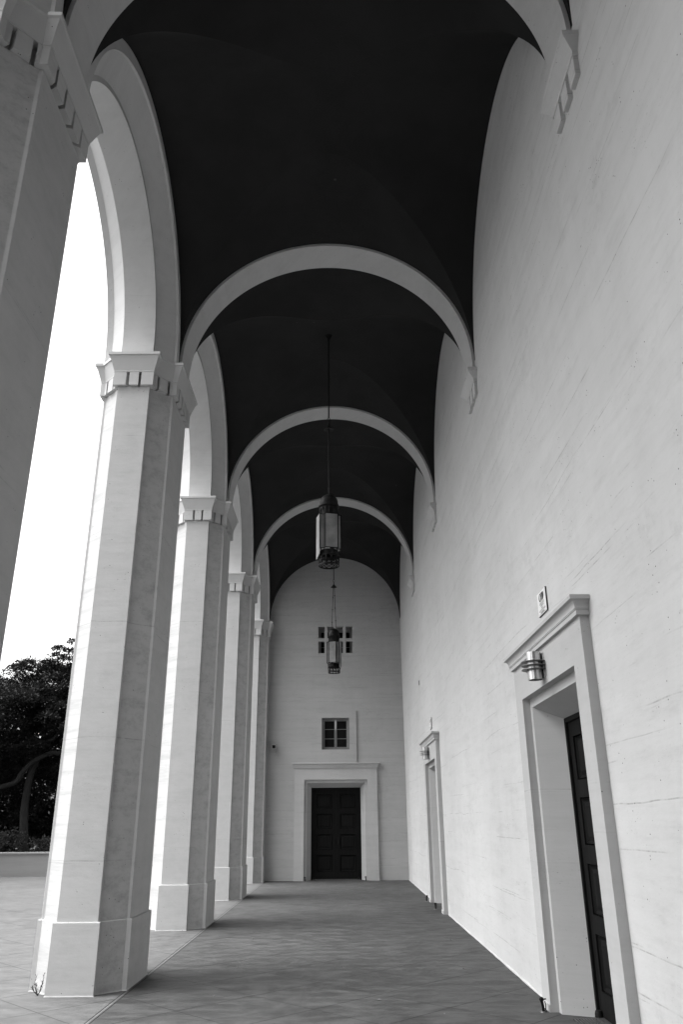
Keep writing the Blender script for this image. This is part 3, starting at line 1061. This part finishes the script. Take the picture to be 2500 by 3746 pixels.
    for k in range(4):
        t = PI / 2 * k
        sp = MB()
        c, s_ = math.cos(t), math.sin(t)
        def rot(x, y, z):
            return (x * c - y * s_, x * s_ + y * c, z)
        pr = [(0.185, 5.725), (0.178, 5.690), (0.172, 5.655), (0.176, 5.620), (0.170, 5.600)]
        sp.loft([[rot(x, -0.028, z), rot(x, 0.028, z), rot(x - 0.01, 0.028, z), rot(x - 0.01, -0.028, z)] for x, z in pr])
        sp.build('strap', M_IRON, root)
    pg = MB()
    R = 0.166
    for (z0, z1) in ((5.610, 5.634), (5.545, 5.556), (5.455, 5.480)):
        pg.lathe([(R - 0.005, z0), (R + 0.004, z0), (R + 0.004, z1), (R - 0.005, z1), (R - 0.005, z0)], n=40)
    N = 12
    for k in range(N):
        a0, a1 = 2 * PI * k / N, 2 * PI * (k + 1) / N
        am = (a0 + a1) / 2
        for (za, zb2) in ((5.480, 5.545),):
            pg.tube([cyl(a0, za, R), cyl(am, (za + zb2) / 2, R), cyl(a1, zb2, R)], 0.0055, 5)
            pg.tube([cyl(a1, za, R), cyl(am, (za + zb2) / 2, R), cyl(a0, zb2, R)], 0.0055, 5)
        pg.tube([cyl(a0, 5.555, R), cyl(a0, 5.612, R)], 0.014, 6)
        pg.tube([cyl(a0, 5.480, R), cyl(a0, 5.546, R)], 0.0055, 5)
    pg.build('pierced_ring', M_BLACK, root, smooth=True)
    return root


ln = make_lantern()
for i, (y, rz, lab) in enumerate(((PC + 0.5 * L, rad(15), 'large ornate hanging lantern, nearer of two, in front of the arches'),
                                  (PC + 2.5 * L, rad(164), 'smaller-looking hanging lantern before the eight small end wall openings'))):
    o = ln if i == 0 else copy_tree(ln)
    o.location = (-0.172, y, 0)
    o.rotation_euler = (0, 0, rz)
    tag(o, lab, 'lantern', 'domed lanterns hanging from the vault')

# ------------------------------------------------------------------ security camera on the end wall
sc = empty('security_camera', (-2.005, EY, 3.70))
sc.scale = (1.3, 1.3, 1.3)
cm = MB()
cm.loft([[(-0.045, y, -0.05 + dz), (0.045, y, -0.05 + dz), (0.045, y, 0.02 + dz), (0.03, y, 0.045 + dz), (-0.03, y, 0.045 + dz), (-0.045, y, 0.02 + dz)] for y, dz in ((-0.06, 0.0), (-0.27, -0.03))])
cm.build('housing', M_CAMW, sc, bevel=0.004)
MB().loft([[(-0.05, y, 0.024 + dz), (-0.034, y, 0.052 + dz), (0.034, y, 0.052 + dz), (0.05, y, 0.024 + dz), (0.046, y, 0.022 + dz), (0.032, y, 0.047 + dz), (-0.032, y, 0.047 + dz), (-0.046, y, 0.022 + dz)] for y, dz in ((-0.05, 0.002), (-0.33, -0.038))]).build('visor', M_CAMW, sc)
MB().box(-0.034, 0.034, -0.275, -0.265, -0.068, 0.0).build('lens_window', M_PANE, sc)
MB().tube([(0, 0, -0.11), (0, -0.08, -0.11), (0, -0.13, -0.07)], [0.022, 0.02, 0.018], 10).build('arm', M_CAMW, sc, smooth=True)
MB().lathe([(0.001, -0.15), (0.04, -0.15), (0.04, -0.07), (0.001, -0.07)], (0, -0.012), 14).build('mount', M_CAMW, sc)
tag(sc, 'small grey security camera on the end wall beside the last pier', 'camera')

# ------------------------------------------------------------------ door hold-open posts on the floor
def make_post():
    root = empty('door_holdback')
    MB().lathe([(0.001, 0.006), (0.034, 0.006), (0.038, 0.0)], n=16).build('plate', M_GRATE, root, smooth=True)
    p = MB()
    p.tube([(0, 0, 0.004), (-0.004, -0.002, 0.05), (-0.010, -0.005, 0.085)], [0.012, 0.0115, 0.013], 10)
    p.lathe([(0.001, 0.118), (0.012, 0.115), (0.019, 0.104), (0.020, 0.094), (0.013, 0.082), (0.001, 0.078)], (-0.011, -0.006), 12)
    p.build('post', M_BLACK, root, smooth=True)
    MB().tube([(-0.010, -0.006, 0.097), (0.012, -0.008, 0.100), (0.030, -0.01, 0.103)], [0.008, 0.006, 0.005], 8).build('catch', M_BLACK, root, smooth=True)
    MB().tube([(0.016, -0.010, 0.085), (0.022, -0.012, 0.06), (0.020, -0.012, 0.02), (0.026, -0.012, 0.008), (0.012, -0.02, 0.010)], 0.0045, 6).build('hook', M_BLACK, root, smooth=True)
    return root


ps = make_post()
PLB = [((1.795, 8.055), -0.2, 'black door holdback post on the floor beside the near side doorway'), ((1.795, 18.22), 2.6, 'tiny black holdback post beyond the far side doorway'),
       ((1.80, 16.62), 0.9, 'tiny black holdback post in front of the far side doorway'), ((-1.045, 24.29), 0.3, 'tiny dark holdback post left of the end door'),
       ((0.69, 24.29), -0.4, 'tiny dark holdback post right of the end door')]
for i, (p, r, lab) in enumerate(PLB):
    o = ps if i == 0 else copy_tree(ps)
    o.location = (p[0], p[1], 0)
    o.rotation_euler = (0, 0, r)
    tag(o, lab, 'door holdback', 'door holdback posts')

# ------------------------------------------------------------------ weed at the foot of the second pier
rw = random.Random(12)
wd = empty('weed', (-3.045, 8.955, 0))
stems = MB(); lv = MB()
for (dx, dy, hh, bend) in ((0.05, -0.02, 0.205, 0.01), (-0.035, -0.01, 0.17, -0.02), (0.035, -0.03, 0.13, 0.02), (-0.055, -0.02, 0.07, -0.01), (-0.02, -0.035, 0.10, 0.0)):
    pts = [(dx * t + bend * math.sin(t * PI), dy * t, hh * t) for t in (0, 0.25, 0.5, 0.75, 1.0)]
    stems.tube(pts, [0.0035, 0.003, 0.0026, 0.002, 0.001], 5)
    for k in range(16):
        t = 0.18 + 0.82 * k / 15
        p = Vector((dx * t + bend * math.sin(t * PI), dy * t, hh * t))
        a = rw.uniform(0, 2 * PI)
        d = Vector((math.cos(a), math.sin(a) * 0.6, rw.uniform(0.5, 1.5))).normalized()
        l = rw.uniform(0.025, 0.045)
        sd_ = d.cross(Vector((0, 0, 1))).normalized() * 0.0038
        lv.add([p, p + d * l * 0.5 + sd_, p + d * l, p + d * l * 0.5 - sd_], [(0, 1, 2, 3)])
stems.build('stem', M_WEED, wd, smooth=True)
lv.build('leaves', M_WEED, wd, fix=False)
tag(wd, 'small weed growing from the joint at a pier foot', 'weed')

# ------------------------------------------------------------------ planter wall and greenery beyond the plaza
kw = empty('planter_wall', (0, 27.34, 0))
MB().box(-40, -3.6, 0.0, 0.34, 0, 0.655).build('wall_body', M_KNEE, kw)
MB().box(-40, -3.6, -0.035, 0.37, 0.6552, 0.715).build('coping', M_KNEE, kw, bevel=0.008)
tag(kw, 'low pale planter wall at the far side of the plaza', 'planter wall')
bed = MB()
bed.box(-40, -3.6, 27.68, 52, 0.0, 0.50)
tag(bed.build('planting_bed', M_SOIL), 'dark soil bed behind the low wall', 'planting bed', kind='structure')


def leaf_mesh(name, mat, parent, clumps, per, size, seed, flat=0.55, droop=0.0):
    """clumps: (x, y, z, r). Leaf-sized folded blades, gathered near the outside of each clump."""
    R = np.random.default_rng(seed)
    C = np.array(clumps)
    n = len(C) * per
    idx = np.repeat(np.arange(len(C)), per)
    d = R.normal(size=(n, 3)); d /= np.linalg.norm(d, axis=1)[:, None]
    d[:, 2] = np.where(R.random(n) < 0.72, np.abs(d[:, 2]), d[:, 2])
    rr = C[idx, 3] * (0.35 + 0.75 * R.random(n) ** 0.6)
    p = C[idx, :3] + d * rr[:, None] * np.array([1, 1, flat])
    ax = d * 0.7 + R.normal(size=(n, 3)) * 0.6
    ax[:, 2] -= droop
    ax /= np.linalg.norm(ax, axis=1)[:, None]
    sd = np.cross(ax, R.normal(size=(n, 3))); sd /= np.linalg.norm(sd, axis=1)[:, None]
    l = size * (0.6 + 0.8 * R.random(n)); w = l * 0.24
    nm = np.cross(ax, sd)
    v = np.empty((n, 4, 3))
    v[:, 0] = p
    v[:, 1] = p + ax * (l * 0.5)[:, None] + sd * w[:, None] + nm * (w * 0.4)[:, None]
    v[:, 2] = p + ax * l[:, None]
    v[:, 3] = p + ax * (l * 0.5)[:, None] - sd * w[:, None] + nm * (w * 0.4)[:, None]
    me = bpy.data.meshes.new(name)
    me.vertices.add(n * 4); me.loops.add(n * 4); me.polygons.add(n)
    me.vertices.foreach_set('co', v.reshape(-1))
    me.loops.foreach_set('vertex_index', np.arange(n * 4))
    me.polygons.foreach_set('loop_start', np.arange(n) * 4)
    me.polygons.foreach_set('loop_total', np.full(n, 4))
    me.update(calc_edges=True)
    me.materials.append(mat)
    o = bpy.data.objects.new(name, me)
    COL.objects.link(o)
    o.parent = parent
    return o


def limb(mb, pts, r0, r1, n=9):
    # smooth the polyline a little
    P = [Vector(p) for p in pts]
    out = []
    for i in range(len(P) - 1):
        a, b = P[i], P[i + 1]
        pa = P[max(i - 1, 0)]; pb = P[min(i + 2, len(P) - 1)]
        for k in range(5):
            t = k / 5
            t2, t3 = t * t, t * t * t
            out.append(0.5 * ((2 * a) + (b - pa) * t + (2 * pa - 5 * a + 4 * b - pb) * t2 + (3 * a - pa - 3 * b + pb) * t3))
    out.append(P[-1])
    rs = [r0 + (r1 - r0) * k / (len(out) - 1) for k in range(len(out))]
    mb.tube(out, rs, n)


def crown_clumps(lobes, seed, count, rmin=0.28, rmax=0.62):
    R = random.Random(seed)
    out = []
    tot = sum(l[3] * l[3] for l in lobes)
    for (x, y, z, r, fz) in lobes:
        for _ in range(int(count * r * r / tot)):
            while True:
                d = Vector((R.gauss(0, 1), R.gauss(0, 1), R.gauss(0, 1)))
                if d.length > 0.1:
                    break
            d.normalize()
            if d.z < -0.35 and R.random() < 0.6:
                d.z = -d.z
            q = r * (0.55 + 0.50 * R.random() ** 0.5)
            out.append((x + d.x * q, y + d.y * q, z + d.z * q * fz, R.uniform(rmin, rmax)))
    return out


def tree(loc, lobes, trunk, limbs, label, seed, count, per, size, mat=M_LEAF, name='broadleaf_tree', extra=()):
    root = empty(name, loc)
    mb = MB()
    limb(mb, trunk[0], trunk[1], trunk[2], 12)
    for pts, a, b in limbs:
        limb(mb, pts, a, b, 9)
    mb.build('trunk', M_BARK, root, smooth=True, ang=60)
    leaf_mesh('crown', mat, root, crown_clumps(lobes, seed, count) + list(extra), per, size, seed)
    return tag(root, label, 'tree', 'trees beyond the low planter wall')


# main spreading tree seen between the first two piers
T0 = (-11.0, 30.2, 0.4)
tree(T0,
     [(-1.9, 0.6, 5.0, 1.9, 0.8), (0.3, 0.8, 5.5, 1.7, 0.85), (2.4, 0.8, 5.2, 2.0, 0.8), (-0.4, -0.6, 4.9, 1.5, 0.7), (-4.2, 1.0, 4.6, 2.1, 0.8), (-2.6, -0.9, 3.9, 1.2, 0.7),
      (-0.6, 0.9, 4.2, 1.5, 0.6), (1.0, 1.6, 3.0, 1.5, 0.8), (-1.6, 1.8, 2.6, 1.5, 0.8), (-3.2, 1.5, 2.4, 1.4, 0.8), (4.6, 1.2, 5.0, 2.0, 0.8), (1.4, -0.5, 4.3, 1.0, 0.6),
      (-1.3, 0.3, 6.55, 0.60, 0.7), (-0.6, 0.4, 6.5, 0.5, 0.7), (1.2, 0.5, 6.6, 0.6, 0.6)],
     ([(-0.2, 0.0, -0.1), (-0.37, 0.0, 0.3), (-0.52, 0.05, 1.15), (-0.62, 0.15, 2.1), (-0.45, 0.1, 3.2), (0.1, 0.4, 4.6), (0.3, 0.5, 5.8)], 0.185, 0.08),
     [([(-4.2, 0.4, 1.6), (-2.6, 0.0, 2.25), (-1.47, -0.2, 2.42), (-0.91, -0.25, 2.60), (-0.74, -0.25, 2.90), (-0.48, -0.2, 3.22), (-0.10, -0.25, 3.46), (0.30, -0.25, 3.62), (0.60, -0.2, 3.60), (1.4, 0.0, 3.9)], 0.10, 0.075),
      ([(-0.5, 0.3, 3.2), (-1.0, 0.2, 4.4), (-2.0, 0.4, 5.2)], 0.09, 0.04),
      ([(-1.6, -0.1, 3.75), (-1.03, -0.3, 3.86), (-0.37, -0.3, 3.97), (0.08, -0.3, 4.03), (0.36, -0.2, 4.25), (0.6, 0.2, 5.4)], 0.05, 0.06)],
     'dark spreading tree with a bent limb, seen between the first two piers', 3, 640, 250, 0.10,
     extra=[(0.58, 0.0, 7.75, 0.30), (0.52, 0.0, 7.35, 0.34), (0.30, 0.1, 7.05, 0.40), (0.75, 0.1, 6.75, 0.40), (-0.02, 0.0, 7.5, 0.26), (-0.08, 0.0, 7.15, 0.36), (-0.38, 0.0, 6.95, 0.26), (-0.42, 0.1, 6.65, 0.36),
            (0.95, 0.1, 7.3, 0.16), (-1.2, 0.1, 6.95, 0.26), (-1.5, 0.1, 6.8, 0.26), (0.1, 0.1, 6.6, 0.4), (0.6, 0.1, 6.5, 0.45)])
tree((-16.2, 33.0, 0.4),
     [(0, 0, 5.4, 2.4, 0.85), (-2.6, 0.6, 5.0, 2.3, 0.8), (2.4, 0.4, 4.8, 2.3, 0.8), (0.4, -1.0, 3.6, 2.0, 0.7)],
     ([(0, 0, -0.1), (0.1, 0, 1.6), (-0.1, 0.1, 3.2), (0.1, 0, 5.4)], 0.30, 0.08),
     [([(0, 0, 2.2), (1.2, 0.2, 3.4), (2.2, 0.3, 4.6)], 0.13, 0.04), ([(0, 0, 2.6), (-1.2, 0.2, 3.6), (-2.4, 0.4, 4.8)], 0.13, 0.04)],
     'dark tree at the far left edge, behind the spreading one', 8, 150, 130, 0.16)
tree((-6.3, 34.0, 0.4),
     [(0, 0, 5.2, 2.4, 0.85), (-2.4, 0.3, 4.9, 2.2, 0.8), (2.2, 0.4, 4.6, 2.2, 0.8), (-0.4, -0.8, 3.4, 2.0, 0.7)],
     ([(0, 0, -0.1), (-0.1, 0, 1.5), (0.15, 0.1, 3.0), (0, 0, 5.2)], 0.28, 0.08),
     [([(0, 0, 2.0), (1.2, 0.2, 3.2), (2.2, 0.3, 4.4)], 0.12, 0.04), ([(0, 0, 2.4), (-1.2, 0.2, 3.5), (-2.3, 0.3, 4.8)], 0.12, 0.04)],
     'dark tree standing beyond the planter wall, behind the second pier', 9, 140, 130, 0.16)

tree((-17.5, 26.5, 0.0),
     [(0, 0, 5.6, 2.6, 0.85), (-2.4, -1.2, 5.2, 2.4, 0.8), (2.0, -0.6, 5.0, 2.3, 0.8), (0.4, -2.2, 4.6, 2.2, 0.7)],
     ([(0, 0, -0.1), (0.1, 0, 1.6), (-0.1, 0.1, 3.2), (0.1, 0, 5.4)], 0.30, 0.08),
     [([(0, 0, 2.2), (1.2, -0.2, 3.4), (2.2, -0.5, 4.6)], 0.13, 0.04), ([(0, 0, 2.6), (-1.2, -0.4, 3.6), (-2.4, -1.0, 4.8)], 0.13, 0.04)],
     'dark tree shading the far side of the plaza, left of the spreading one', 18, 150, 130, 0.16)

# dense evergreen hedge that closes the view under the crowns
hg = empty('hedge', (-11.5, 36.5, 0.4))
R = random.Random(31)
cl = [(R.uniform(-11, 11), R.uniform(-0.9, 0.9), R.uniform(0.1, 4.8), R.uniform(0.5, 0.9)) for _ in range(420)] + [(R.uniform(-11, 11), R.uniform(-1.4, 0.2), R.uniform(0.1, 1.7), R.uniform(0.4, 0.7)) for _ in range(200)]
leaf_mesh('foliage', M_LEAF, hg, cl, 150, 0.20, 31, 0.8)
st = MB()
for k in range(16):
    x = -10.5 + k * 1.4
    limb(st, [(x, 0, -0.1), (x + R.uniform(-.3, .3), 0.1, 1.6), (x + R.uniform(-.5, .5), 0, 3.6)], 0.09, 0.03, 6)
st.build('stems', M_BARK, hg, smooth=True)
tag(hg, 'tall dark hedge behind the trees, closing the view under their crowns', 'hedge')

SH = [((-12.35, 28.35, 0.5), 0.62, 'pale-leaved shrub spilling over the low wall at the left edge', 5), ((-11.75, 29.2, 0.5), 0.75, 'rounded shrub left of the leaning trunk', 6),
      ((-10.15, 29.3, 0.5), 0.50, 'small shrub right of the leaning trunk, by the second pier', 7)]
for p, s, lab, sd_ in SH:
    r = empty('shrub', p)
    R = random.Random(sd_)
    cl = [(R.gauss(0, s * 0.45), R.gauss(0, s * 0.4), R.uniform(0.1, s), R.uniform(0.14, 0.26)) for _ in range(26)]
    leaf_mesh('foliage', M_LEAF2, r, cl, 60, 0.085, sd_, 0.8)
    b = MB()
    for k in range(6):
        a = R.uniform(0, 2 * PI)
        limb(b, [(0, 0, -0.05), (0.15 * math.cos(a), 0.15 * math.sin(a), s * 0.5), (0.3 * math.cos(a), 0.3 * math.sin(a), s * 0.95)], 0.014, 0.005, 5)
    b.build('stems', M_BARK, r, smooth=True)
    tag(r, lab, 'shrub', 'shrubs behind the low wall')

# ------------------------------------------------------------------ scraps of dry leaf on the floor
lt = MB()
R = random.Random(77)
spots = [(0.9, 8.0), (0.35, 8.6), (1.55, 12.5), (1.5, 14.8), (0.2, 13.4), (-1.2, 23.9), (-0.95, 23.95), (0.62, 23.8), (0.66, 23.5), (1.7, 23.9), (1.4, 10.2), (0.0, 10.4), (1.8, 15.6)]
spots += [(R.uniform(-2.0, 1.8), R.uniform(7.5, 24)) for _ in range(22)]
for (x, y) in spots:
    a = R.uniform(0, PI); l = R.uniform(0.010, 0.028); w = l * R.uniform(0.3, 0.6)
    c, s_ = math.cos(a), math.sin(a)
    z = 0.004
    lt.add([(x - l * c, y - l * s_, z), (x + w * s_, y - w * c, z + 0.006), (x + l * c, y + l * s_, z + 0.003), (x - w * s_, y + w * c, z + 0.008)], [(0, 1, 2, 3)])
tag(lt.build('leaf_litter', M_LITTER, fix=False), 'scattered scraps of dry leaf on the walkway floor', 'leaf litter', kind='stuff')
